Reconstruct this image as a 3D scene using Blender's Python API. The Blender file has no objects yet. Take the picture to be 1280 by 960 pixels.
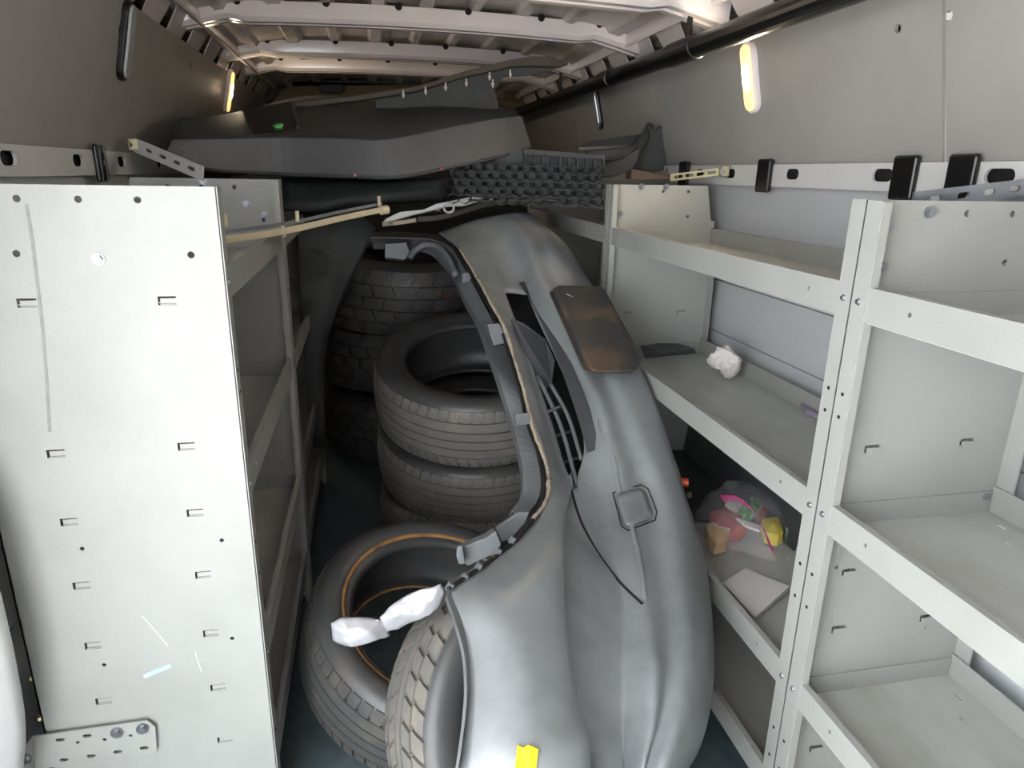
import bpy, bmesh, math, random
from mathutils import Vector, Matrix, noise
random.seed(7)
H = 1.20                     # camera height above the van floor; coordinates below are relative to the camera
S = bpy.context.scene
COL = S.collection
# ------------------------------------------------------------------ camera
RX = Vector((0.97986511, 0.04192971, -0.19520828))
RY = Vector((-0.1988526, 0.29281592, -0.93526279))
RZ = Vector((0.01794479, 0.95524904, 0.29525793))
F = 856.0
cd = bpy.data.cameras.new('camera'); cam = bpy.data.objects.new('camera', cd); COL.objects.link(cam)
cd.sensor_fit = 'HORIZONTAL'; cd.sensor_width = 36; cd.lens = 36 * F / 1280; cd.clip_start = 0.02
cam.matrix_world = Matrix((RX, RY, RZ)).to_4x4()
cam.location.z = H
S.camera = cam
def A(x, y, Y):
    r = Vector((x - 640, 480 - y, -F)); v = Vector((RX.dot(r), RY.dot(r), RZ.dot(r)))
    return v * (Y / v.y)
def AX(x, y, X):
    v = A(x, y, 1); return v * (X / v.x)
def AZ(x, y, Z):
    v = A(x, y, 1); return v * (Z / v.z)
# ------------------------------------------------------------------ light
W = bpy.data.worlds.new('sky'); S.world = W; W.use_nodes = True
bg = W.node_tree.nodes['Background']; bg.inputs[0].default_value = (0.93, 0.965, 1.0, 1); bg.inputs[1].default_value = 7.6
sd = bpy.data.lights.new('daylight', 'SUN'); sd.energy = 30.0; sd.angle = math.radians(12); sd.color = (1, 0.98, 0.95)
so = bpy.data.objects.new('daylight', sd); COL.objects.link(so)
so.rotation_euler = Vector((0.35, -0.25, -1.0)).to_track_quat('-Z', 'Y').to_euler()
S.view_settings.view_transform = 'Standard'; S.view_settings.look = 'None'
S.view_settings.exposure = 0.5; S.view_settings.gamma = 1
# ------------------------------------------------------------------ materials
def srgb(c):
    return tuple(((v / 255) / 12.92 if v / 255 <= 0.04045 else ((v / 255 + 0.055) / 1.055) ** 2.4) for v in c)
def mat(name, c, rough=0.5, metal=0.0, var=0.06, scale=12, bump=0.0, bscale=200, c2=None, spread=(0.4, 0.7), stretch=(1, 1, 1), emit=None, spec=0.5, coat=0.0):
    m = bpy.data.materials.new(name); m.use_nodes = True; nt = m.node_tree; N = nt.nodes; L = nt.links
    b = N['Principled BSDF']; b.inputs['Roughness'].default_value = rough; b.inputs['Metallic'].default_value = metal
    b.inputs['Specular IOR Level'].default_value = spec; b.inputs['Coat Weight'].default_value = coat; b.inputs['Coat Roughness'].default_value = 0.1
    base = srgb(c); alt = srgb(c2) if c2 else tuple(v * (1 - 2.2 * var) for v in base)
    tc = N.new('ShaderNodeTexCoord'); mp = N.new('ShaderNodeMapping'); mp.inputs['Scale'].default_value = stretch
    L.new(tc.outputs['Object'], mp.inputs[0])
    n = N.new('ShaderNodeTexNoise'); n.inputs['Scale'].default_value = scale; n.inputs['Detail'].default_value = 7; n.inputs['Roughness'].default_value = 0.6
    L.new(mp.outputs[0], n.inputs[0])
    r = N.new('ShaderNodeValToRGB'); r.color_ramp.elements[0].position = spread[0]; r.color_ramp.elements[1].position = spread[1]
    r.color_ramp.elements[0].color = (*base, 1); r.color_ramp.elements[1].color = (*alt, 1)
    L.new(n.outputs[0], r.inputs[0]); L.new(r.outputs[0], b.inputs['Base Color'])
    if bump:
        n2 = N.new('ShaderNodeTexNoise'); n2.inputs['Scale'].default_value = bscale; n2.inputs['Detail'].default_value = 3
        L.new(tc.outputs['Object'], n2.inputs[0])
        bp = N.new('ShaderNodeBump'); bp.inputs['Strength'].default_value = bump; bp.inputs['Distance'].default_value = 0.002
        L.new(n2.outputs[0], bp.inputs['Height']); L.new(bp.outputs[0], b.inputs['Normal'])
    if emit:
        b.inputs['Emission Color'].default_value = (*emit[0], 1); b.inputs['Emission Strength'].default_value = emit[1]
    return m
M = dict(
    steel=mat('shelf_paint', (158, 160, 156), 0.42, 0, 0.05, 5, 0.15, 300),
    steel_in=mat('shelf_tray_paint', (182, 183, 178), 0.38, 0, 0, 9, 0.15, 300, c2=(154, 153, 144), spread=(0.42, 0.78), stretch=(1, 0.35, 1)),
    zinc=mat('zinc_plate', (158, 162, 168), 0.28, 0.85, 0.08, 40),
    wall=mat('wall_board', (158, 156, 152), 0.5, 0, 0.05, 4, 0.2, 500),
    wallb=mat('lower_wall_board', (190, 193, 196), 0.45, 0, 0.03, 4),
    white=mat('white_body_paint', (240, 232, 232), 0.16, 0, 0.04, 3, coat=0.5),
    roof=mat('roof_skin_paint', (205, 196, 196), 0.3, 0, 0, 2.5, c2=(150, 140, 125), spread=(0.45, 0.6)),
    rail=mat('rail_paint', (206, 207, 206), 0.35, 0, 0.03, 8),
    dark=mat('dark_cavity', (22, 22, 24), 0.8, 0, 0.1, 9),
    mat=mat('rubber_floor', (88, 102, 106), 0.6, 0, 0.15, 20, 0.3, 300),
    blk=mat('black_plastic', (66, 70, 71), 0.5, 0, 0.15, 8, 0.5, 900),
    blk2=mat('black_textured_plastic', (76, 78, 82), 0.55, 0, 0.12, 6, 0.9, 1200),
    gloss=mat('black_smooth_plastic', (20, 20, 21), 0.3, 0, 0.1, 8),
    prim=mat('grey_primer_plastic', (132, 137, 139), 0.38, 0, 0, 6, 0.1, 500, c2=(102, 107, 110), spread=(0.45, 0.75)),
    prim2=mat('grey_flange_plastic', (104, 108, 111), 0.45, 0, 0.08, 14),
    scuff=mat('scuffed_plate_plastic', (58, 57, 56), 0.22, 0, 0, 9, 0.1, 300, c2=(84, 72, 60), spread=(0.5, 0.62)),
    tan=mat('torn_primer_edge', (168, 156, 138), 0.7, 0, 0, 60, 0.4, 500, c2=(96, 90, 82), spread=(0.5, 0.7)),
    rub=mat('tire_rubber', (104, 102, 98), 0.5, 0, 0, 14, 0.5, 400, c2=(124, 117, 107), spread=(0.5, 0.7)),
    rub2=mat('tire_sidewall_rubber', (62, 63, 64), 0.4, 0, 0, 10, 0.2, 400, c2=(80, 76, 72), spread=(0.5, 0.75)),
    rubd=mat('dark_tire_rubber', (66, 66, 66), 0.5, 0, 0, 14, 0.5, 400, c2=(86, 82, 76), spread=(0.5, 0.7)),
    rust=mat('rusty_bead_line', (150, 108, 62), 0.8, 0, 0, 30, 0.3, 400, c2=(92, 72, 50), spread=(0.45, 0.7)),
    paper=mat('white_paper', (226, 220, 216), 0.9, 0, 0.02, 20),
    film=mat('silver_plastic_film', (178, 179, 184), 0.22, 0.3, 0.12, 14),
    yel=mat('yellow_tape', (240, 214, 20), 0.5, 0, 0.02, 9),
    beige=mat('beige_trim_plastic', (190, 178, 150), 0.5, 0, 0.08, 25),
    brass=mat('yellow_zinc', (205, 200, 160), 0.3, 0.6, 0.1, 30),
    chrome=mat('chrome', (220, 222, 225), 0.12, 0.9, 0.02, 5),
    tanp=mat('cab_headliner', (128, 116, 98), 0.9, 0, 0.06, 10),
    dusty=mat('dusty_dark_trim', (82, 74, 66), 0.6, 0, 0.1, 10),
    facia=mat('black_plastic_lit_face', (92, 93, 95), 0.36, 0, 0.08, 5, 0.4, 900),  # lighter copy of the black plastic; light on the front face put into colour
    card=mat('brown_card', (128, 108, 92), 0.85, 0, 0.05, 10),
    red=mat('red_wrapper', (178, 38, 50), 0.35, 0, 0.1, 30), green=mat('green_wrapper', (60, 150, 62), 0.35, 0, 0, 40, c2=(190, 210, 170), spread=(0.5, 0.62)),
    orange=mat('orange_plastic', (226, 96, 46), 0.35, 0, 0.08, 20), cream=mat('cream_wrapper', (222, 190, 150), 0.5, 0, 0.06, 20),
    brown=mat('brown_wrapper', (150, 84, 60), 0.4, 0, 0.1, 20), pink=mat('pink_zip', (226, 64, 150), 0.4, 0, 0.02, 20),
    purple=mat('purple_grey_strip', (148, 136, 156), 0.5, 0, 0.05, 20), blue=mat('light_blue_paint_mark', (150, 206, 224), 0.6, 0, 0, 60, c2=(186, 200, 202), spread=(0.45, 0.6)),
    grime=mat('grime_streak', (140, 141, 138), 0.6, 0, 0.1, 60),
    ground=mat('concrete_ground', (170, 168, 164), 0.9, 0, 0.06, 3),
    lampon=mat('lit_lamp_lens', (255, 225, 170), 0.3, 0, 0, 20, emit=((1.0, 0.55, 0.18), 1.1)),
    bulb=mat('lamp_bulb_glow', (255, 240, 200), 0.3, 0, 0, 20, emit=((1.0, 0.8, 0.55), 300.0)),
    lens=mat('clear_lamp_lens', (186, 190, 194), 0.1, 0.2, 0, 20),
)
g = bpy.data.materials.new('clear_bag_film'); g.use_nodes = True; M['bag'] = g
b = g.node_tree.nodes['Principled BSDF']; b.inputs['Base Color'].default_value = (0.9, 0.9, 0.92, 1); b.inputs['Roughness'].default_value = 0.15
b.inputs['Alpha'].default_value = 0.18
# ------------------------------------------------------------------ mesh helpers
ORG = {}
def thing(name, label, cat, loc, group=None):
    o = bpy.data.objects.new(name, None); o.empty_display_size = 0.1; COL.objects.link(o); o.location = loc; ORG[o.name] = Vector(loc)
    o['label'] = label; o['category'] = cat
    if group: o['group'] = group
    return o
def tag(o, label, cat, group=None):
    o['label'] = label; o['category'] = cat
    if group: o['group'] = group
    return o
class MB:
    def __init__(s): s.v = []; s.f = []
    def add(s, v, f):
        n = len(s.v); s.v += [Vector(p) for p in v]; s.f += [tuple(i + n for i in q) for q in f]; return s
    def box(s, x0, x1, y0, y1, z0, z1, mtx=None):
        v = [Vector((x, y, z)) for x in (x0, x1) for y in (y0, y1) for z in (z0, z1)]
        if mtx: v = [mtx @ p for p in v]
        return s.add(v, [(0, 1, 3, 2), (4, 6, 7, 5), (0, 4, 5, 1), (2, 3, 7, 6), (0, 2, 6, 4), (1, 5, 7, 3)])
    def prism(s, pts, d):          # closed polygon extruded along vector d
        n = len(pts); pts = [Vector(p) for p in pts]; d = Vector(d)
        return s.add(pts + [p + d for p in pts], [tuple(range(n))[::-1], tuple(range(n, 2 * n))] + [(i, (i + 1) % n, n + (i + 1) % n, n + i) for i in range(n)])
    def cyl(s, c, ax, r, h, n=12, r2=None):
        c = Vector(c); ax = Vector(ax).normalized(); q = ax.to_track_quat('Z', 'Y'); r2 = r if r2 is None else r2
        a = [c + q @ Vector((r * math.cos(t * 6.28318 / n), r * math.sin(t * 6.28318 / n), 0)) for t in range(n)]
        e = [c + q @ Vector((r2 * math.cos(t * 6.28318 / n), r2 * math.sin(t * 6.28318 / n), h)) for t in range(n)]
        return s.add(a + e, [tuple(range(n))[::-1], tuple(range(n, 2 * n))] + [(i, (i + 1) % n, n + (i + 1) % n, n + i) for i in range(n)])
    def tube(s, pts, r, n=8):
        pts = [Vector(p) for p in pts]; rs = r if isinstance(r, (list, tuple)) else [r] * len(pts); v = []
        for i, p in enumerate(pts):
            d = (pts[min(i + 1, len(pts) - 1)] - pts[max(i - 1, 0)]).normalized(); q = d.to_track_quat('Z', 'Y')
            v += [p + q @ Vector((rs[i] * math.cos(t * 6.28318 / n), rs[i] * math.sin(t * 6.28318 / n), 0)) for t in range(n)]
        f = [(i * n + t, i * n + (t + 1) % n, (i + 1) * n + (t + 1) % n, (i + 1) * n + t) for i in range(len(pts) - 1) for t in range(n)]
        f += [tuple(range(n))[::-1], tuple(range(len(v) - n, len(v)))]
        return s.add(v, f)
    def ribbon(s, pts, side, up, w, t):  # bar of rect section along a path
        pts = [Vector(p) for p in pts]; side = Vector(side).normalized() * w / 2; up = Vector(up).normalized() * t / 2; v = []
        for p in pts: v += [p - side - up, p + side - up, p + side + up, p - side + up]
        n = len(pts); f = [(4 * i + k, 4 * i + (k + 1) % 4, 4 * i + 4 + (k + 1) % 4, 4 * i + 4 + k) for i in range(n - 1) for k in range(4)]
        return s.add(v, f + [(3, 2, 1, 0), tuple(range(4 * n - 4, 4 * n))])
    def build(s, name, m, parent=None, smooth=False, bevel=0, solid=0, sub=0, org=None, seg=2):
        o0 = ORG[parent.name] if parent else (Vector(org) if org is not None else Vector((0, 0, 0)))
        me = bpy.data.meshes.new(name); me.from_pydata([tuple(p - o0) for p in s.v], [], s.f)
        bm = bmesh.new(); bm.from_mesh(me); bmesh.ops.recalc_face_normals(bm, faces=bm.faces); bm.to_mesh(me); bm.free()
        me.materials.append(m); o = bpy.data.objects.new(name, me); COL.objects.link(o); ORG[o.name] = o0
        if parent: o.parent = parent
        else: o.location = o0
        if smooth:
            for p in me.polygons: p.use_smooth = True
        if solid: k = o.modifiers.new('s', 'SOLIDIFY'); k.thickness = solid; k.offset = -1
        if bevel: k = o.modifiers.new('b', 'BEVEL'); k.width = bevel; k.segments = seg; k.limit_method = 'ANGLE'
        if sub: k = o.modifiers.new('u', 'SUBSURF'); k.levels = sub; k.render_levels = sub
        return o
def cut(o, cb):                     # real holes, applied at once
    c = cb.build('cutter', M['dark'], org=(0, 0, 0)); c.location = -ORG[o.name] if o.parent else Vector((0, 0, 0))
    if not o.parent: c.location = Vector((0, 0, 0))
    pl, par = o.location.copy(), o.parent
    o.parent = None
    if par: o.location = (0, 0, 0)
    k = o.modifiers.new('c', 'BOOLEAN'); k.object = c; k.operation = 'DIFFERENCE'; k.solver = 'EXACT'
    bpy.context.view_layer.update()
    me = bpy.data.meshes.new_from_object(o.evaluated_get(bpy.context.evaluated_depsgraph_get()))
    me.materials.clear(); me.materials.append(o.data.materials[0])
    o.modifiers.clear(); o.data = me; o.parent = par; o.location = pl
    cm = c.data; bpy.data.objects.remove(c); bpy.data.meshes.remove(cm)
    return o
def struct(o): o['kind'] = 'structure'; return o
def pill(mb, c, ax, along, L, r, d, n=6):     # obround prism, centred, depth d along ax
    c = Vector(c); ax = Vector(ax).normalized(); al = Vector(along).normalized(); sd_ = ax.cross(al); P = []
    for k in range(n + 1):
        t = -math.pi / 2 + math.pi * k / n; P.append(c + al * (L / 2 - r + r * math.cos(t)) + sd_ * r * math.sin(t))
    for k in range(n + 1):
        t = math.pi / 2 + math.pi * k / n; P.append(c + al * (-L / 2 + r + r * math.cos(t)) + sd_ * r * math.sin(t))
    mb.prism([p - ax * d / 2 for p in P], ax * d)
def crom(P, n):                     # Catmull-Rom through a list
    P = [Vector(p) for p in P]; Q = [P[0] * 2 - P[1]] + P + [P[-1] * 2 - P[-2]]; out = []
    for i in range(len(P) - 1):
        a, b_, c, d = Q[i:i + 4]
        for k in range(n):
            t = k / n; out.append(0.5 * (2 * b_ + (c - a) * t + (2 * a - 5 * b_ + 4 * c - d) * t * t + (3 * b_ - a - 3 * c + d) * t ** 3))
    return out + [P[-1]]
# ------------------------------------------------------------------ van shell
FLZ = -H; Y0, Y1 = -0.35, 4.7
o = struct(MB().box(-0.72, 1.12, Y0, Y1, FLZ - 0.05, FLZ).build('floor', M['mat'], org=(0, 0, FLZ)))
gr = struct(MB().box(-14, 12, -14, 10, FLZ - 0.75, FLZ - 0.65).build('ground', M['ground'], org=(0, -3, FLZ - 0.65)))
dr = struct(MB().box(-0.22, 1.12, Y0 - 0.08, Y0 - 0.03, FLZ - 0.05, 0.56).build('rear_light_block', M['white'], org=(0.7, Y0, FLZ)))  # unseen closed door panel, added and widened to block daylight from the rear
def side_wall(nm, sgn, xl, xb, xt, seams, slots, clamps, holes, lams):
    # sgn +1 right / -1 left ; xl lower face x, xb upper board foot, xt upper board head
    Y0 = -0.35 if sgn > 0 else 0.52
    w = struct(MB().box(min(xl + sgn * 0.03, xl + sgn * 0.09), max(xl + sgn * 0.03, xl + sgn * 0.09), Y0, Y1, FLZ, 0.62).build(nm, M['dark'], org=(xl, 2, FLZ)))
    # lower boards, three stacked planks
    for z0, z1 in ((-1.15, -0.76), (-0.757, -0.455), (-0.4535, -0.302), (-0.3005, -0.02)):
        MB().box(min(xl, xl + sgn * 0.012), max(xl, xl + sgn * 0.012), Y0, 4.3, z0, z1).build('lower_panel', M['wallb'], w, bevel=0.002)
    ys = [Y0] + seams + [4.35]
    for a, b_ in zip(ys[:-1], ys[1:]):
        s = MB(); s.prism([(xb, a + 0.004, 0.02), (xb, b_ - 0.004, 0.02), (xt, b_ - 0.004, 0.365), (xt, a + 0.004, 0.365)], (sgn * 0.008, 0, 0))
        p = s.build('upper_panel', M['wall'], w)
        hb = MB(); n = 0
        for y, z in holes:
            if a < y < b_: hb.cyl((xb + (xt - xb) * (z - 0.02) / 0.345 - sgn * 0.03, y, z), (sgn, 0, 0), 0.0085, 0.06, 10); n += 1
        if n: cut(p, hb)
        if b_ < 4: MB().ribbon([(xb + sgn * 0.012, b_, 0.0), (xt + sgn * 0.012, b_, 0.365)], (0, 1, 0), (1, 0, 0), 0.02, 0.004).build('seam_strip', M['white'], w)
    # slotted rail
    r = MB().box(min(xb - sgn * 0.012, xb - sgn * 0.006), max(xb - sgn * 0.012, xb - sgn * 0.006), Y0, 4.2, -0.023, 0.031).build('slotted_rail', M['rail'], w)
    hb = MB()
    for y in slots: pill(hb, (xb, y, 0.008), (1, 0, 0), (0, 1, 0), 0.058, 0.0125, 0.08)
    cut(r, hb)
    MB().box(min(xb + sgn * 0.002, xb + sgn * 0.004), max(xb + sgn * 0.002, xb + sgn * 0.004), Y0, 4.2, -0.021, 0.02).build('rail_recess', M['dark'], w)
    for y in clamps:
        x0 = xb - sgn * 0.012
        c = MB().box(min(x0, x0 - sgn * 0.014), max(x0, x0 - sgn * 0.010), y - 0.030, y + 0.030, -0.038, 0.044).build('clamp_block', M['gloss'], w, bevel=0.006, seg=3)
        k = MB()
        for dy in (-0.015, 0.015): k.box(min(x0 - sgn * 0.009, x0 - sgn * 0.0112), max(x0 - sgn * 0.009, x0 - sgn * 0.0112), y + dy - 0.0008, y + dy + 0.0008, -0.036, 0.042)
        k.build('ridge', M['prim'], c)['kind'] = 'stuff'
        MB().cyl((x0 - sgn * 0.010, y, 0.004), (-sgn, 0, 0), 0.0055, 0.003, 10).build('rivet', M['zinc'], c)
    s = MB(); s.prism([(xb + sgn * 0.02, Y0, 0.02), (xb + sgn * 0.02, 4.3, 0.02), (xt + sgn * 0.02, 4.3, 0.36), (xt + sgn * 0.02, Y0, 0.36)], (sgn * 0.004, 0, 0)); s.build('hole_shade_sheet', M['dark'], w)  # dark sheet added behind the boards so their holes look shaded
    # white pillars and header above the boards
    s = MB(); s.prism([(xt + sgn * 0.035, Y0, 0.335), (xt + sgn * 0.035, 4.3, 0.335), (xt - sgn * 0.035, 4.3, 0.45), (xt - sgn * 0.035, Y0, 0.45)], (sgn * 0.004, 0, 0))
    cp = s.build('pierced_header', M['white'], w); hb = MB(); y = 0.35
    while y < 4.1:
        if y > Y0 + 0.1: hb.prism([(xt + sgn * 0.08, y, 0.30), (xt + sgn * 0.08, y + 0.11, 0.30), (xt - sgn * 0.06, y + 0.09, 0.432), (xt - sgn * 0.06, y + 0.03, 0.432)], (sgn * 0.12, 0, 0))
        y += 0.235
    hb.v = [Vector((v.x - sgn * 0.05, v.y, v.z)) for v in hb.v]; cut(cp, hb)
    MB().ribbon([(xt - sgn * 0.03, Y0, 0.445), (xt - sgn * 0.03, 4.3, 0.445)], (1, 0, 0.5 * sgn), (0, 0, 1), 0.07, 0.045).build('roof_rail', M['white'], w, bevel=0.012)
    MB().box(min(xt + sgn * 0.05, xt + sgn * 0.06), max(xt + sgn * 0.05, xt + sgn * 0.06), Y0, 4.3, 0.3, 0.48).build('inner_skin', M['tanp'], w)
    # interior lamps
    for y, z0, z1, lit in lams:
        tilt = (xt - xb) / 0.345
        xc = xb + tilt * ((z0 + z1) / 2 - 0.02) - sgn * 0.006
        al = Vector((tilt, 0, 1)).normalized(); ax = Vector((-sgn, 0, tilt * sgn)).normalized()
        s = MB(); pill(s, (xc, y, (z0 + z1) / 2), ax, al, z1 - z0 + 0.02, 0.029, 0.016, 8)
        fr = s.build('lamp_housing', M['white'] if lit else M['gloss'], w, bevel=0.004)
        s = MB(); pill(s, Vector((xc, y, (z0 + z1) / 2)) + ax * 0.010, ax, al, z1 - z0 + 0.004, 0.021, 0.008, 8)
        s.build('lamp_lens', M['lampon'] if lit else M['lens'], fr, bevel=0.003)
        if lit:
            s = MB(); pill(s, Vector((xc, y, (z0 + z1) / 2 + 0.004)) + ax * 0.014, ax, al, 0.056, 0.014, 0.004, 8); s.build('bulb', M['bulb'], fr)
        MB().box(-0.022, 0.022, -0.003, 0.003, -0.03, 0.03, Matrix.Translation((xc - sgn * 0.004, y, z1 + 0.03)) @ Matrix.Rotation(math.pi / 2, 4, 'Z')).build('lamp_bracket', M['white'], fr)
    return w
side_wall('wall_right', 1, 1.03, 1.017, 0.935, [1.11, 3.3], [0.98, 1.25, 1.56, 1.86, 2.05, 2.45], [1.669, 2.144, 1.181, 1.048],
          [(1.217, 0.263), (1.727, 0.262), (2.365, 0.272), (1.10, 0.262), (0.62, 0.262), (3.1, 0.27), (3.5, 0.27)], [(1.72, 0.163, 0.315, True), (2.93, 0.185, 0.33, False)])
side_wall('wall_left', -1, -0.625, -0.612, -0.53, [], [1.383, 1.687, 1.965, 2.3, 1.1], [1.802],
          [(1.90, 0.30), (2.58, 0.31), (1.3, 0.3), (3.3, 0.3)], [(1.93, 0.20, 0.36, False), (3.20, 0.22, 0.37, True)])
# ceiling skin with pressed ribs
def rz(x):
    t = (x - 0.20) / 0.78; return 0.505 - 0.085 * abs(t) ** 3
s = MB(); xs = [-0.60 + i * 1.6 / 128 for i in range(129)]; ysn = [Y0, 0.5, 1.5, 2.2, 3, 3.8, 4.6]
for y in ysn:
    for x in xs:
        ph = ((x + 0.02) % 0.155) / 0.155
        s.v.append(Vector((x, y, rz(x) - (0.014 if 0.35 < ph < 0.62 else 0))))
n = len(xs)
s.f = [(j * n + i, j * n + i + 1, (j + 1) * n + i + 1, (j + 1) * n + i) for j in range(len(ysn) - 1) for i in range(n - 1)]
ce = struct(s.build('ceiling', M['roof'], org=(0.2, 2, 0.5), solid=-0.01))
for y, zd, wd in ((1.20, 0.0, 0.10), (1.86, -0.022, 0.11), (2.47, 0.0, 0.10), (3.14, 0.0, 0.10), (3.60, 0.0, 0.10)):
    s = MB(); pts = []
    m_ = 28
    for i in range(m_ + 1):
        x = -0.55 + 1.48 * i / m_; t = abs((x - 0.19) / 0.74)
        z = 0.436 - 0.022 * t * t - 0.02 * max(0, t - 0.86) / 0.14 + zd
        e = 0.012 * math.exp(-((t - 0.80) / 0.03) ** 2)
        pts.append((x, z + e))
    sec = [(-wd / 2, 0.055), (-wd / 2 + 0.004, 0.012), (-wd / 2 + 0.016, 0.0), (-0.012, 0.0), (-0.008, 0.006), (0.008, 0.006), (0.012, 0.0), (wd / 2 - 0.016, 0.0), (wd / 2 - 0.004, 0.012), (wd / 2, 0.055)]
    for x, z in pts:
        for a, h in sec: s.v.append(Vector((x, y + a, z + h)))
    q = len(sec); s.f = [(i * q + k, i * q + k + 1, (i + 1) * q + k + 1, (i + 1) * q + k) for i in range(m_) for k in range(q - 1)]
    bm_ = s.build('roof_beam', M['white'], ce, smooth=False, solid=0.002, bevel=0.004)
    s = MB()
    for x in (-0.36, -0.1, 0.12, 0.34, 0.58, 0.78): s.cyl((x, y + (-wd / 2) - 0.004, 0.489 - 0.022 * ((x - .19) / .74) ** 2), (0, 1, 0), 0.011, 0.01, 12)
    s.build('drain_gaps', M['dark'], bm_)['kind'] = 'stuff'
# far end of the van: bulkhead frame, headliner, visor
wf = struct(MB().box(-0.7, 1.1, 4.6, 4.66, FLZ, 0.62).build('wall_front', M['blk'], org=(0.2, 4.6, FLZ)))
def poly(name, m, parent, pts, Y, d=0.02, bevel=0.0, dv=None):
    s = MB(); s.prism([A(x, y, Y) for x, y in pts], dv or (0, d, 0)); return s.build(name, m, parent, bevel=bevel)
poly('headliner', M['tanp'], wf, [(340, 128), (352, 112), (372, 103), (450, 100), (560, 100), (700, 104), (672, 118), (680, 150), (640, 160), (500, 160), (360, 150)], 4.5)
poly('sun_visor', M['blk'], wf, [(397, 100), (428, 100), (430, 114), (424, 117), (403, 117), (399, 113)], 4.44, 0.03, 0.01)
poly('upper_frame', M['blk'], wf, [(305, 92), (520, 93), (640, 100), (705, 112), (730, 135), (735, 190), (700, 190), (690, 150), (672, 124), (640, 112), (520, 101), (375, 100), (352, 110), (338, 128), (300, 132)], 4.40, 0.05, 0.02)
s = MB(); s.tube(crom([A(610, 126, 4.2), A(640, 130, 4.2), A(665, 138, 4.2), A(676, 152, 4.2), A(680, 172, 4.2)], 6), 0.022); s.build('grab_tube', M['tanp'], wf, smooth=True)
# black conduit along the right roof edge
s = MB(); s.cyl((0.845, 0.3, 0.318), (0, 1, 0), 0.027, 3.95, 20)
pp = s.build('conduit_pipe', M['gloss'], org=(0.845, 2, 0.318), smooth=False, bevel=0.003)
pi = tag(pp, 'long black round pipe running along the right roof edge above the wall boards', 'pipe')
s = MB(); s.cyl((0.845, 1.80, 0.318), (0, 1, 0), 0.031, 0.16, 20); s.build('coupling', M['gloss'], pp, bevel=0.003)
s = MB(); s.cyl((0.845, 2.45, 0.318), (0, 1, 0), 0.031, 0.10, 20); s.build('coupling', M['gloss'], pp, bevel=0.003)
for y in (1.86, 3.14): MB().box(0.842, 0.848, y - 0.012, y + 0.012, 0.34, 0.43).build('hanger', M['gloss'], pp)
# white rear quarter body by the left shelf
s = MB(); ed = [A(*p, 0.96) for p in ((-30, 610), (-10, 660), (6, 720), (20, 780), (33, 840), (42, 895), (45, 935), (36, 1000), (10, 1080))]
for p in ed: s.v += [p + Vector((-0.24, -0.16, 0)), p + Vector((-0.12, -0.07, 0)), p, p + Vector((-0.03, 0.035, 0)), p + Vector((-0.08, 0.05, 0))]
s.f = [(5 * i + k, 5 * i + k + 1, 5 * i + 6 + k, 5 * i + 5 + k) for i in range(len(ed) - 1) for k in range(4)]
struct(s.build('trim_1', M['rail'], org=(-0.55, 0.9, FLZ), solid=0.01, sub=1, smooth=True))
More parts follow.
